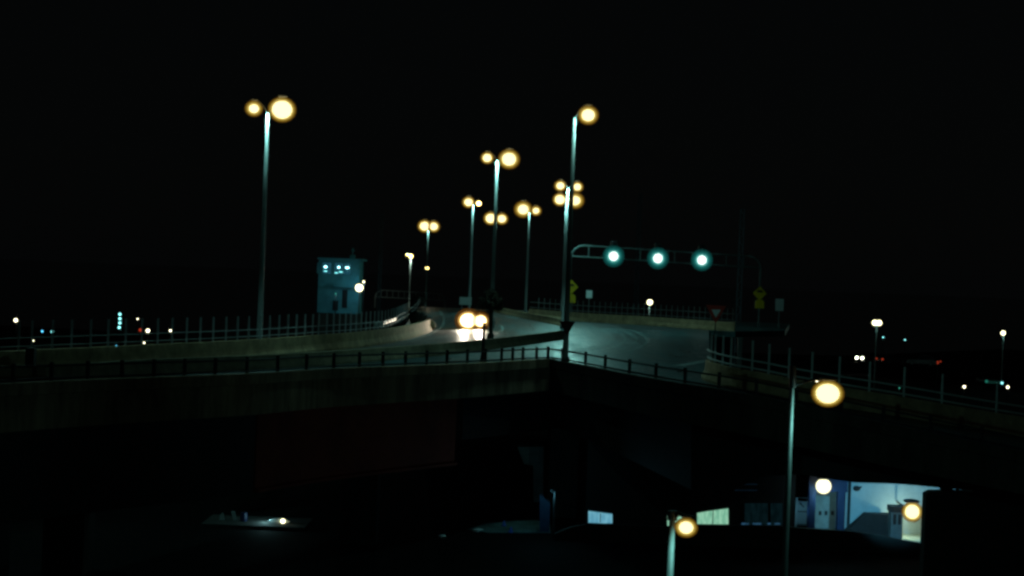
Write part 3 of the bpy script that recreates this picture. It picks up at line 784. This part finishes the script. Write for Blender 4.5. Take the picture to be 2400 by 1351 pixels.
def car_mesh(e, loc, rz, L=4.5, W=1.8, H=1.45, paint=CARP, lights='head', lm=None, lr=0.1, tail=None, clean=False):
    m4 = Matrix.Translation(Vector(loc)) @ Matrix.Rotation(rz, 4, 'Z')       # the car faces -y
    def P(x, y, z): return m4 @ Vector((x, y, z))
    b = MB()
    prof = [(-L/2, .30), (-L/2, .62), (-L/2+.15, .74), (-L/2+1.15, .88), (L/2-.75, .95), (L/2-.1, .88), (L/2, .6), (L/2, .30)]
    n = len(prof)
    rows = []
    for x, s in ((-W/2, .97), (-W/2+.1, 1.0), (W/2-.1, 1.0), (W/2, .97)):
        rows.append([b.bm.verts.new(P(x, y, z if 0 < i < n-1 else z) if s == 1 else P(x, y * .985, .30 + (z - .30) * s)) for i, (y, z) in enumerate(prof)])
    for i in range(3):
        for k in range(n):
            b.bm.faces.new((rows[i][k], rows[i][(k+1) % n], rows[i+1][(k+1) % n], rows[i+1][k]))
    b.bm.faces.new(rows[0]); b.bm.faces.new(rows[3][::-1])
    b.build('body', paint, e)
    cb = MB()
    base = [(-L/2+1.2, .87), (L/2-.55, .93)]
    topp = [(-L/2+2.0, H), (L/2-1.2, H - .03)]
    v = [[cb.bm.verts.new(P(x * W/2, y, z)) for (y, z), x in zip((base[0], base[1], topp[1], topp[0]), (s*.92, s*.92, s*.72, s*.72))] for s in (-1, 1)]
    cb.bm.faces.new(v[0]); cb.bm.faces.new(v[1][::-1])
    for k in range(4): cb.bm.faces.new((v[0][k], v[0][(k+1) % 4], v[1][(k+1) % 4], v[1][k]))
    cb.build('windows', GLASSD, e)
    rf = MB(); q = [P(sx * W/2*.70, y, z + .012) for sx, (y, z) in ((-1, topp[0]), (1, topp[0]), (1, topp[1]), (-1, topp[1]))]
    rf.prism(q, (0, 0, .03)); rf.build('roof', paint, e)
    for sx in (-1, 1):
        for y in (-L/2+.85, L/2-.9):
            t = MB(); t.tube([P(sx*(W/2-.2), y, .32), P(sx*(W/2+.01), y, .32)], .32, 14)
            wh = t.build('wheel', RUBBER, e)
            t = MB(); t.tube([P(sx*(W/2+.005), y, .32), P(sx*(W/2+.02), y, .32)], .19, 10); t.build('rim', GALVD, wh)
    for sx in (-1, 1):
        hm = lm if lm else GLASSD
        p = P(sx * (W/2 - .42), -L/2 - .01, .66)
        lq = lr * (1.0 if sx < 0 or hm is not HEAD else 0.78)
        t = MB(); t.ball(p, lq, (1, 1, .9), 16); hl = t.build('headlight', HEADB if hm is HEAD else hm, e, shade=True)  # for lit headlights the outer balls are bloom shells round the core
        if hm is HEAD:
            t = MB(); t.ball(p, lq * .76, (1, 1, .88), 16); t.build('inner_bloom', HEADM, hl, shade=True)
            t = MB(); t.ball(p, lq * .58, (1, 1, .85), 14); t.build('lamp_core', hm, hl, shade=True)
        p = P(sx * (W/2 - .25), L/2 + .0, .72)
        t = MB(); t.ball(p, lr if tail else .1, (1, 1, .7), 10); t.build('taillight', tail or REDS, e, shade=True)
    return P
cy = 121.0
cpos = at(1117, 750, cy); cpos.z = 0
cx = cpos.x
e = empty('car', (cx + 0.3, cy + 2.2, 0), 'dark car coming over the crest with two blazing headlights', 'car')
ca = R(-10)
P = car_mesh(e, (cx + 0.2, cy + 2.2, 0), ca, lm=HEAD, lr=1.08)
for sx in (-1, 1):
    l = bpy.data.lights.new('headlight_beam', 'SPOT')
    l.energy = 2000 if sx > 0 else 4500; l.color = (1.0, 0.88, 0.70); l.spot_size = R(75 if sx > 0 else 46); l.spot_blend = 1.0; l.shadow_soft_size = 0.2
    o = bpy.data.objects.new('headlight_beam', l)
    COL.objects.link(o); o.parent = e
    p = P(sx * 0.62, -3.1, 0.66)
    o.location = p - Vector(e.location)
    tgt = Vector((cx - 1.6, cy - 13, 0.0)) if sx > 0 else col(905, 93.0, 1.25)
    o.rotation_euler = (tgt - p).to_track_quat('-Z', 'Y').to_euler()
# far cars on the dark ground, right side
def far_car(label, px, py, Y, rz, **k):
    c = at(px, py, Y); z = c.z - 0.66
    e = empty('car', (c.x, Y + 1.8, z), label, 'car', 'distant cars on the elevated road')
    car_mesh(e, (c.x, Y + 2.2, z), rz, **k)
    return z
z1 = far_car('distant car with two white headlights at the right', 2045, 841, 225, R(-50), lm=HEADS, lr=0.2)
z2 = far_car('distant car with red tail lights, nearer to the white headlights', 2098, 845, 222, R(180) - R(62), tail=REDG, lr=0.16)
z3 = far_car('distant car with dim red tail lights, farther right', 2174, 849, 219, R(180) + R(58), tail=REDG, lr=0.13)
# the elevated road those cars use
er = MB()
A = [Vector((col(px, d, z_).x, d, z_ - 0.02)) for px, d, z_ in ((1880, 230, z1 + .1), (2045, 227, z1), (2098, 224, z2), (2174, 221, z3), (2620, 205, z3 - .8))]
B = [p + Vector((1, 9, 0)) for p in A]; A = [p + Vector((0, -3, 0)) for p in A]
er.strip(A, B)
for q in (A, B): er.strip(q, [p - Vector((0, 0, 0.8)) for p in q])
tag(er.build('side_road', GROUND), 'dark distant road at the right', 'road', kind='structure')

# lit canopy at the far right
c0, c1 = at(2310, 894, 130), at(2349, 898, 130)
e = empty('canopy', ((c0.x + c1.x) / 2, 130, GZ), 'small flat canopy with a dim green lit edge at the far right', 'canopy')
t = MB(); t.box(((c0.x + c1.x) / 2, 131.2, (c0.z + c1.z) / 2 + 0.05), (c1.x - c0.x + 0.2, 2.4, 0.12)); t.build('roof', DARK, e)
t = MB(); t.box(((c0.x + c1.x) / 2, 129.97, (c0.z + c1.z) / 2 - 0.02), (c1.x - c0.x, 0.05, 0.2)); t.build('light_strip', glow('green_light_strip', (0.003, 0.018, 0.014)), e)
for q in (c0, c1):
    t = MB(); t.tube([(q.x, 131, GZ), (q.x, 131, q.z)], 0.06, 6); t.build('post', DARK, e)
glow_ball(e, Vector((c1.x - 0.05, 129.9, c1.z)) - Vector(e.location), 0.10, TEALS, name='lamp')
glow_ball(e, Vector((c0.x + 0.05, 129.9, c0.z)) - Vector(e.location), 0.12, glow('dim_green_lamp', (0.012, 0.14, 0.10), sample=False), name='lamp')

# ------------------------------------------------------------------ lattice masts
def mast(label, px, Y, top_y, wpx):
    k = Y / F; wv = wpx * k / 2
    b = at(px, 700, Y); tz = at(px, top_y, Y).z
    e = empty('lattice_mast', (b.x, Y, GZ), label, 'mast', 'tall lattice masts far behind the road')
    H = tz - GZ
    for sx in (-1, 1):
        for sy in (-1, 1):
            t = MB(); t.tube([(b.x + sx * wv, Y + sy * wv, GZ), (b.x + sx * wv * .8, Y + sy * wv * .8, tz)], 0.05, 6); t.build('leg', MAST, e)
    t = MB()
    n = int(H / (wv * 3.2))
    for i in range(n):
        z0, z1_ = GZ + H * i / n, GZ + H * (i + 1) / n
        s0, s1 = wv * (1 - .2 * i / n), wv * (1 - .2 * (i + 1) / n)
        for sy in (-1, 1):
            sg = 1 if i % 2 else -1
            t.tube([(b.x - sg * s0, Y + sy * s0, z0), (b.x + sg * s1, Y + sy * s1, z1_)], 0.04, 4)
            t.tube([(b.x - s1, Y + sy * s1, z1_), (b.x + s1, Y + sy * s1, z1_)], 0.035, 4)
    t.build('bracing', MAST, e)
    return e
mast('faint lattice mast behind the middle green signal, left one of two', 1491, 230, 455, 9)
mast('faint lattice mast behind the right end of the gantry', 1732, 215, 490, 11)
mast('faint lattice mast just right of the control tower', 888, 240, 500, 7)

# ------------------------------------------------------------------ vegetation
def leaves(mb, c, rad, n, size, rng):
    for _ in range(n):
        while True:
            v = Vector((rng.uniform(-1, 1), rng.uniform(-1, 1), rng.uniform(-1, 1)))
            if 0.15 < v.length < 1: break
        p = Vector(c) + Vector((v.x * rad[0], v.y * rad[1], v.z * rad[2])) * (0.8 + 0.35 * rng.random())
        a = Vector((rng.uniform(-1, 1), rng.uniform(-1, 1), rng.uniform(-.6, .6))).normalized()
        b = a.cross(Vector((rng.uniform(-1, 1), rng.uniform(-1, 1), rng.uniform(-1, 1)))).normalized()
        s = size * rng.uniform(.6, 1.4)
        mb.face([p - a * s, p - b * s * .4, p + a * s, p + b * s * .4])
rng = random.Random(3)
c = col(1147, 103.0, 0)
e = empty('small_tree', (c.x, c.y, 0), 'small dark brown tree in front of the tall pole, just over the headlights', 'tree')
t = MB(); t.tube([c, c + Vector((0.05, 0, 1.0)), c + Vector((-0.04, 0, 2.2)), c + Vector((0.0, 0, 3.0))], [0.17, 0.13, 0.10, 0.04], 8)
for k in range(7):
    a = k * 0.9
    t.tube([c + Vector((0, 0, 1.7 + k * .12)), c + Vector((math.cos(a) * .6, math.sin(a) * .6, 2.4 + k * .1))], [0.045, 0.015], 5)
t.build('trunk', BARK, e)
t = MB()
for (dx, dz, r_) in ((-.35, 2.55, .5), (.3, 2.6, .55), (0, 3.05, .45), (-.55, 2.25, .35), (.55, 2.2, .35), (.05, 2.3, .5)):
    leaves(t, c + Vector((dx, rng.uniform(-.3, .3), dz)), (r_, r_, r_ * .8), 260, 0.10, rng)
t.build('crown', LEAF, e)
DKLEAF = mat('blackish_leaf', (0.018, 0.022, 0.018), 0.85, noise=0.5, scale=4)
c = col(980, 116.0, 0)
e = empty('shrub', (c.x, c.y, 0), 'low dark rounded shrub behind the rounded barrier nose', 'shrub')
t = MB(); t.ball(c + Vector((0, 0, 0.72)), 1.0, (0.68, 0.8, 0.55), 14); leaves(t, c + Vector((0, 0, 0.75)), (0.8, 0.9, 0.62), 700, 0.10, rng); leaves(t, c + Vector((-.35, 0, 1.05)), (0.42, 0.5, 0.36), 300, 0.09, rng)
t.build('foliage', DKLEAF, e)
t = MB(); t.tube([c, c + Vector((0, 0, 0.5))], [0.08, 0.05], 6); t.build('stem', BARK, e)
c = at(980, 712, 186.0); c.z = 0
e = empty('shrub', (c.x, c.y, 0), 'dark bush standing at the crest under the small lattice gantry', 'shrub')
t = MB(); t.ball(c + Vector((0, 0, 0.75)), 1.0, (0.9, 0.9, 0.7), 14); leaves(t, c + Vector((0, 0, 0.9)), (1.05, 1.0, 0.85), 500, 0.14, rng)
t.build('foliage', DKLEAF, e)
t = MB(); t.tube([c, c + Vector((0, 0, 0.5))], [0.08, 0.05], 6); t.build('stem', BARK, e)

# ------------------------------------------------------------------ the lit yard under the right ramp
BY = 77.5
def gx(px, Y=BY, py=1200): return at(px, py, Y).x
def gz(py, Y=BY, px=2000): return at(px, py, Y).z
bd = empty('service_building', (gx(2050), BY + 3, GZ), 'low building with a blue lit white wall under the right ramp', 'building')
t = MB()
xa, xb = gx(1984), gx(2330)
t.box(((xa + xb) / 2, BY + 3.2, (GZ + -3.2) / 2), (xb - xa, 6.0, 4.8)); t.build('wall', WALLB, bd)
t = MB(); t.box((gx(1990.5), BY + 0.16, GZ + 2.2), (0.14, 0.12, 4.4)); t.build('downpipe', DARK, bd)
t = MB(); a = at(2008, 1145, BY + 0.1); t.ball(a, 0.2, (1.0, .5, .7), 10); t.tube([a, a + Vector((.22, -.1, .1))], .05, 6); t.build('wall_fitting', BLACK, bd)
t = MB(); a = at(2060, 1133, BY - .3); t.box(((xa + xb) / 2, BY - 0.1, -3.4), (xb - xa + .3, 0.7, 0.16)); t.build('eaves', DARK, bd)
# portico with two blue columns and a door wall behind
po = empty('portico', (gx(1940), BY, GZ), 'blue columned entrance with a lamp under its roof', 'entrance')
for (a_, b_) in ((1893, 1909), (1961, 1978)):
    t = MB(); x0, x1 = gx(a_, BY - .8), gx(b_, BY - .8)
    t.box(((x0 + x1) / 2, BY - .8, (GZ - 3.55) / 2), (x1 - x0, 0.45, abs(GZ + 3.55)), bev=0.03); t.build('column', BLUEP, po)
t = MB(); x0, x1 = gx(1892, BY - .8), gx(1982, BY - .8)
zt = gz(1112, BY - .8, 1930); zl = gz(1150, BY - .8, 1930)
q = [Vector((x0, BY - 1.04, -3.58 - .5)), Vector((x1, BY - 1.04, -3.58 - .5)), Vector((x1, BY - 1.04, zt - .1)), Vector((x1 - .25, BY - 1.04, zt + .06)), Vector((x0 + .3, BY - 1.04, zt + .06)), Vector((x0, BY - 1.04, zt - .1))]
q[0].z = q[1].z = zl - .02
t.prism(q, (0, .24, 0)); t.build('lintel', BLUEP, po)
t = MB(); x0, x1 = gx(1904, BY + 1), gx(1975, BY + 1)
t.box(((x0 + x1) / 2, BY + 1.1, (GZ - 3.3) / 2), (x1 - x0, .2, abs(GZ + 3.3))); t.build('back_wall', WALLB, po)
for px in (1922, 1936, 1951):
    a = at(px, 1203, BY + .97)
    t = MB(); t.box((a.x, BY + .98, a.z), (.15, .06, .22), bev=.02); t.build('window', BLACK, po)
t = MB(); a = at(1932, 1215, BY + .97); t.box((a.x, BY + .985, GZ + 1.05), (1.1, .03, 2.1)); t.build('door', mat('grey_door', (.34, .38, .36), .7, noise=.3, scale=3), po)
def wall_lamp(label, px, py, Y, vr, mt, power, colr, ext=6.0, back=0.4, boff=-.1):
    c = at(px, py, Y); k = Y / F; rr = (vr - ext) * k
    e = empty('wall_lamp', c, label, 'lamp')
    glow_ball(e, (0, 0, 0), rr, mt, core=rr - 9 * k)
    t = MB(); t.tube([c + Vector((0, rr * .6, 0.02)), c + Vector((0, back, 0.06))], 0.04, 6); t.build('bracket', DARK, e)
    t = MB(); t.ball(c + Vector((0, rr * .4, rr * .95)), rr * .8, (1, 1, .25), 10); t.build('hood', DARK, e)
    bulb(e, (0, boff, -rr - .12), power, colr, .08)
    return e
BLUEL = (0.24, 0.72, 1.0)
wall_lamp('round cream lamp in the blue columned entrance', 1930, 1140, BY - 1.5, 19, PALEL, 40, (0.35, 0.85, 1.0), ext=1.0, back=.5)
wall_lamp('orange white lamp beside the kiosk at the right end of the lit wall', 2138, 1200, BY - 3.0, 22, WARM, 60, (0.75, 1.0, 0.72), ext=-3, boff=1.95, back=3.1)
c = col(2085, 66.5, -3.3)
e = empty('floodlight', c, 'floodlight under the ramp that washes the white wall blue', 'floodlight')
t = MB(); t.box(c + Vector((0, 0, 0.12)), (.4, .3, .2), bev=.03); t.build('housing', DARK, e)
l = bpy.data.lights.new('bulb', 'SPOT'); l.energy = 2700; l.color = (0.17, 0.68, 1.0); l.spot_size = R(44); l.spot_blend = 0.7; l.shadow_soft_size = 0.12
o = bpy.data.objects.new('bulb', l); COL.objects.link(o); o.parent = e; o.location = (0, 0.1, -0.1)
o.rotation_euler = (at(2085, 1195, BY) - c).to_track_quat('-Z', 'Y').to_euler()
# kiosk and dark shadow wedge in front of the wall
kx0, kx1 = gx(2089, BY - 1.6), gx(2117, BY - 1.6)
kz = gz(1187, BY - 1.6, 2100)
kk = empty('kiosk', ((kx0 + kx1) / 2, BY - 1.3, GZ), 'narrow kiosk with dark windows in front of the blue lit wall', 'kiosk')
t = MB(); t.box(((kx0 + kx1) / 2, BY - 1.3, (GZ + kz) / 2), (kx1 - kx0, .6, kz - GZ), bev=.02); t.build('body', mat('kiosk_paint', (.10, .13, .14), .6, noise=.3, scale=3), kk)
t = MB(); t.box(((kx0 + kx1) / 2, BY - 1.35, kz - .14), (kx1 - kx0 + .12, .8, .28)); t.build('roof', DARK, kk)
for f in (.3, .72):
    t = MB(); t.box((lerp(kx0, kx1, f), BY - 1.61, kz - .65), (.15, .04, .5)); t.build('window', BLACK, kk)
t = MB()
q = [at(1973, 1246, BY - .9), at(2030, 1205, BY - .9), at(2091, 1206, BY - .9), at(2091, 1250, BY - .9)]
q[0].z = GZ; q[3].z = GZ
t.prism(q, (0, .6, 0))  # dark wedge stands in for a shadow cast on the wall
tag(t.build('shadow_wedge', DARK), 'black sloping shadow shape against the blue lit wall', 'ramp')
t = MB()
q = [onz(2052, 1253, GZ), onz(2100, 1249, GZ), onz(2166, 1249, GZ), onz(2166, 1274, GZ), onz(2110, 1265, GZ)]
t.prism([Vector((p.x, p.y, GZ + .004)) for p in q], (0, 0, .05))
tag(t.build('pavement', YARD), 'pale slab standing for the lit patch of pavement', 'pavement', kind='structure')  # pale slab whose outline and tone draw the lit patch of ground
# bright gate panel left of the entrance
gp = empty('gate', (gx(1877), BY, GZ), 'pale mesh gate and white post left of the entrance', 'gate')
t = MB(); t.box((gx(1866), BY, (GZ + gz(1166, BY, 1866)) / 2), (.10, .12, gz(1166, BY, 1866) - GZ)); t.build('post', WHITE, gp)
t = MB(); x0, x1 = gx(1869), gx(1892); t.box(((x0 + x1) / 2, BY + .05, (GZ + .3 + gz(1175, BY, 1880)) / 2), (x1 - x0, .04, gz(1175, BY, 1880) - GZ - .3)); t.build('panel', WALLB, gp)
for z in (.35, 1.0, 1.7):
    t = MB(); t.box(((x0 + x1) / 2, BY - .0, GZ + z), (x1 - x0, .05, .06)); t.build('bar', GALVD, gp)
e = wall_lamp('hidden lamp on the gate side', 1884, 1190, BY - .9, 2.0, GALVD, 5, BLUEL, ext=1, back=.9)
e['label'] = 'small dark lamp over the pale mesh gate'

# dark workshop under the ramp with lit windows
wk = empty('workshop', (gx(1560, 76.5), 76.5, GZ), 'dark workshop under the corner with small lit windows', 'building')
t = MB(); x0, x1 = gx(1372, 76.5), gx(1862, 76.5); t.box(((x0 + x1) / 2, 79.5, (GZ - 3.6) / 2), (x1 - x0, 6, abs(GZ + 3.6))); t.build('wall', BLACK, wk)
def lit(pts, m_, nm='window', Y=76.48, mull=0):
    q = [at(x, y, Y) for x, y in pts]
    for v in q: v.y = Y
    t = MB(); t.prism(q, (0, -.02, 0)); o = t.build(nm, m_, wk)
    xs_ = [v.x for v in q]; zs_ = [v.z for v in q]
    for i in range(mull):
        x = lerp(min(xs_), max(xs_), (i + 1) / (mull + 1))
        t = MB(); t.box((x, Y - .04, (min(zs_) + max(zs_)) / 2), (.035, .03, max(zs_) - min(zs_) - .15)); t.build('mullion', DARK, o)
    return o
def winmat(name, c1, c2, scale):
    m = bpy.data.materials.new(name); m.use_nodes = True; n = m.node_tree; n.nodes.clear()
    tc = n.nodes.new('ShaderNodeTexCoord'); mp = n.nodes.new('ShaderNodeMapping'); mp.inputs['Scale'].default_value = (scale, 1, scale * .35)
    nz = n.nodes.new('ShaderNodeTexNoise'); nz.inputs['Scale'].default_value = 1.5; nz.inputs['Detail'].default_value = 5
    rp = n.nodes.new('ShaderNodeValToRGB'); rp.color_ramp.elements[0].position = .38; rp.color_ramp.elements[1].position = .62
    rp.color_ramp.elements[0].color = (*c1, 1); rp.color_ramp.elements[1].color = (*c2, 1)
    e = n.nodes.new('ShaderNodeEmission'); o = n.nodes.new('ShaderNodeOutputMaterial')
    n.links.new(tc.outputs['Object'], mp.inputs[0]); n.links.new(mp.outputs[0], nz.inputs['Vector']); n.links.new(nz.outputs['Fac'], rp.inputs['Fac'])
    n.links.new(rp.outputs['Color'], e.inputs[0]); n.links.new(e.outputs[0], o.inputs[0])
    m.cycles.emission_sampling = 'NONE'
    return m
WBL = winmat('blue_lit_glass', (.09, .30, .42), (.17, .45, .56), 3)
WGR = winmat('green_lit_glass', (.16, .42, .28), (.30, .60, .42), 4)
WDM = winmat('dim_teal_glass', (.0008, .004, .005), (.002, .008, .010), 3)
lit([(1379, 1227), (1435, 1227), (1435, 1205), (1379, 1198)], WBL, mull=1)
lit([(1564, 1234), (1573, 1234), (1573, 1209), (1564, 1209)], WGR)
lit([(1580, 1226), (1598, 1215), (1598, 1209), (1580, 1209)], WGR)
q = onz(1566, 1272, GZ)
t = MB(); t.box((q.x, q.y, GZ + .13), (.2, .2, .26), bev=.02)
tag(t.build('box', WHITE), 'small pale box on the ground behind the short lamp pole', 'box')
lit([(1634, 1231), (1707, 1229), (1707, 1192), (1650, 1200), (1634, 1203)], WGR, mull=1)
lit([(1745, 1231), (1800, 1231), (1800, 1180), (1745, 1180)], WDM)
lit([(1806, 1231), (1834, 1231), (1834, 1180), (1806, 1180)], WDM)
for i in range(5):
    y = 1092 + i * 14
    lit([(1722, y + 3), (1775, y + 3), (1775, y), (1722, y)], winmat('glowing_louvre', (.001, .004, .007), (.0016, .006, .010), 2), 'louvre')  # slats given a faint glow of their own
GL_ = glow('low_sill_light', (.02, .07, .13), sample=False)
for x0, x1 in ((1738, 1755), (1764, 1784), (1798, 1806), (1815, 1828)):
    lit([(x0, 1230), (x1, 1230), (x1, 1226), (x0, 1226)], GL_, 'sill_light')

rw = [(1300, 1252), (1340, 1236), (1380, 1228), (1560, 1236), (1600, 1231), (1640, 1231), (1830, 1234), (1900, 1240), (1990, 1246), (2060, 1254), (2110, 1266), (2170, 1276), (2240, 1280)]
t = MB()
for i in range(len(rw) - 1):
    a, b = at(*rw[i], 72.0), at(*rw[i + 1], 72.0)
    t.prism([(a.x, 72.0, GZ), (b.x, 72.0, GZ), (b.x, 72.0, b.z), (a.x, 72.0, a.z)], (0, 0.3, 0))
tag(t.build('retaining_wall', DKCON), 'low black retaining wall in front of the lit windows and entrance', 'wall')

# blue column, teal yard and its lamp under the corner
t = MB()
q = [at(1265, 1252, 74.0), at(1287, 1252, 74.0), at(1289, 1180, 74.0), at(1278, 1172, 74.0), at(1272, 1163, 74.0), at(1265, 1163, 74.0)]
q[0].z = q[1].z = GZ
t.prism(q, (0, .7, 0))
tag(t.build('blue_hoarding', mat('blue_hoarding_paint', (.010, .045, .10), .6, noise=.4, scale=2)), 'narrow bright blue hoarding with a stepped top beside the dark pier', 'hoarding')
t = MB()
q = [onz(1095, 1243, GZ), onz(1140, 1229, GZ), onz(1235, 1222, GZ), onz(1290, 1219, GZ), onz(1290, 1250, GZ), onz(1140, 1251, GZ)]
t.prism([Vector((p.x, p.y, GZ + .004)) for p in q], (0, 0, .05))
tag(t.build('yard', mat('teal_yard_concrete', (.10, .17, .17), .85, noise=.7, scale=.8)), 'dark teal yard under the corner', 'yard', kind='structure')  # yard slab in a darker teal tone than the pavement
c = at(1296, 1150, 72.4)
e = empty('wall_lamp', c, 'small shaded lamp on a dark post over the teal yard', 'lamp')
t = MB(); t.tube([(c.x + .1, c.y + .1, GZ), (c.x + .1, c.y + .1, c.z)], .06, 8); t.build('post', DARK, e)
t = MB(); t.box(c + Vector((0, -.0, 0)), (.18, .22, .16), bev=.03); t.build('housing', DARK, e)
bulb(e, (-.22, -.1, -.2), 24, (0.2, 0.72, 0.95), .06)
for px, py, lb in ((1181, 1231, 'small blue cone standing at the back of the teal yard'), (1197, 1246, 'small blue cone at the front edge of the teal yard')):
    p = onz(px, py + 2, GZ + .06)
    t = MB(); t.tube([p, p + Vector((0, 0, .04)), p + Vector((0, 0, .05)), p + Vector((0, 0, .26))], [.12, .12, .09, .03], 10)
    tag(t.build('traffic_cone', mat('blue_cone', (.06, .14, .55), .5)), lb, 'traffic cone')
for pts, lb in (([(1108, 1242), (1120, 1238), (1133, 1241), (1120, 1244)], 'thin pale slab at the left tip of the teal yard'),
                ([(1028, 1254), (1044, 1251), (1045, 1258), (1036, 1258)], 'small pale slab lying alone left of the teal yard')):
    q = [onz(x, y, GZ + .09) for x, y in pts]
    t = MB(); t.prism(q, (0, 0, -.08)); tag(t.build('slab', WALLB), lb, 'slab')

# things glimpsed under the left ramp
LYD = 73.0
def lean(lb, pts, m_):
    q = [at(x, y, LYD + .4) for x, y in pts]
    for v in q: v.y = LYD + .4
    t = MB(); t.prism(q, (0, .08, 0)); o = t.build('leaning_board', m_); tag(o, lb, 'board', 'pale boards leaning under the left ramp')
lean('short pale board leaning under the left ramp', [(513, 1224), (527, 1224), (523, 1203), (516, 1207)], WALLB)
lean('taller pale board leaning left of the blue drum', [(548, 1224), (556, 1222), (549, 1199), (542, 1200)], WALLB)
c = at(570, 1221, LYD); c.z = GZ
k = LYD / F
zz = at(570, 1221, LYD).z
e = empty('loading_dock', at(600, 1224, LYD), 'dark dock shelf under the left ramp', 'dock')
t = MB(); a, b = at(480, 1226, LYD), at(720, 1238, LYD); zt_ = at(570, 1224.5, LYD).z
t.box(((a.x + b.x) / 2, LYD + .5, (GZ + zt_) / 2), (b.x - a.x, 2.8, zt_ - GZ)); t.build('slab', DKCON, e)
p = Vector((at(571, 1220, LYD + .3).x, LYD + .3, zt_))
t = MB(); t.tube([p + Vector((0, 0, .003)), p + Vector((0, 0, .1)), p + Vector((0, 0, .25)), p + Vector((0, 0, .42))], [.15, .17, .17, .15], 12)
tag(t.build('drum', mat('blue_drum', (.012, .026, .09), .5, noise=.2)), 'small blue drum under the left ramp', 'drum')
c = at(663, 1222, LYD + .2)
e = empty('dock_lamp', c, 'bright white lens shaped lamp under the left ramp', 'lamp')
t = MB(); t.ball(c, 1.0, (.11, .1, .11), 12); t.build('bulb_glass', PALE, e, shade=True)
t = MB(); q = [at(x, y, LYD + .28) for x, y in ((628, 1220), (642, 1217), (660, 1216), (681, 1223), (668, 1230), (655, 1229), (640, 1227))]
for v in q: v.y = LYD + .28
t.prism(q, (0, .06, 0)); t.build('reflector', WALLB, e)
t = MB(); t.tube([(c.x, LYD + .36, c.z), (c.x, LYD + .5, zt_ - .1)], .04, 6); t.build('bracket', DARK, e)
bulb(e, (-.85, 0.05, .16), 22, (.45, .95, 1.0), .05)
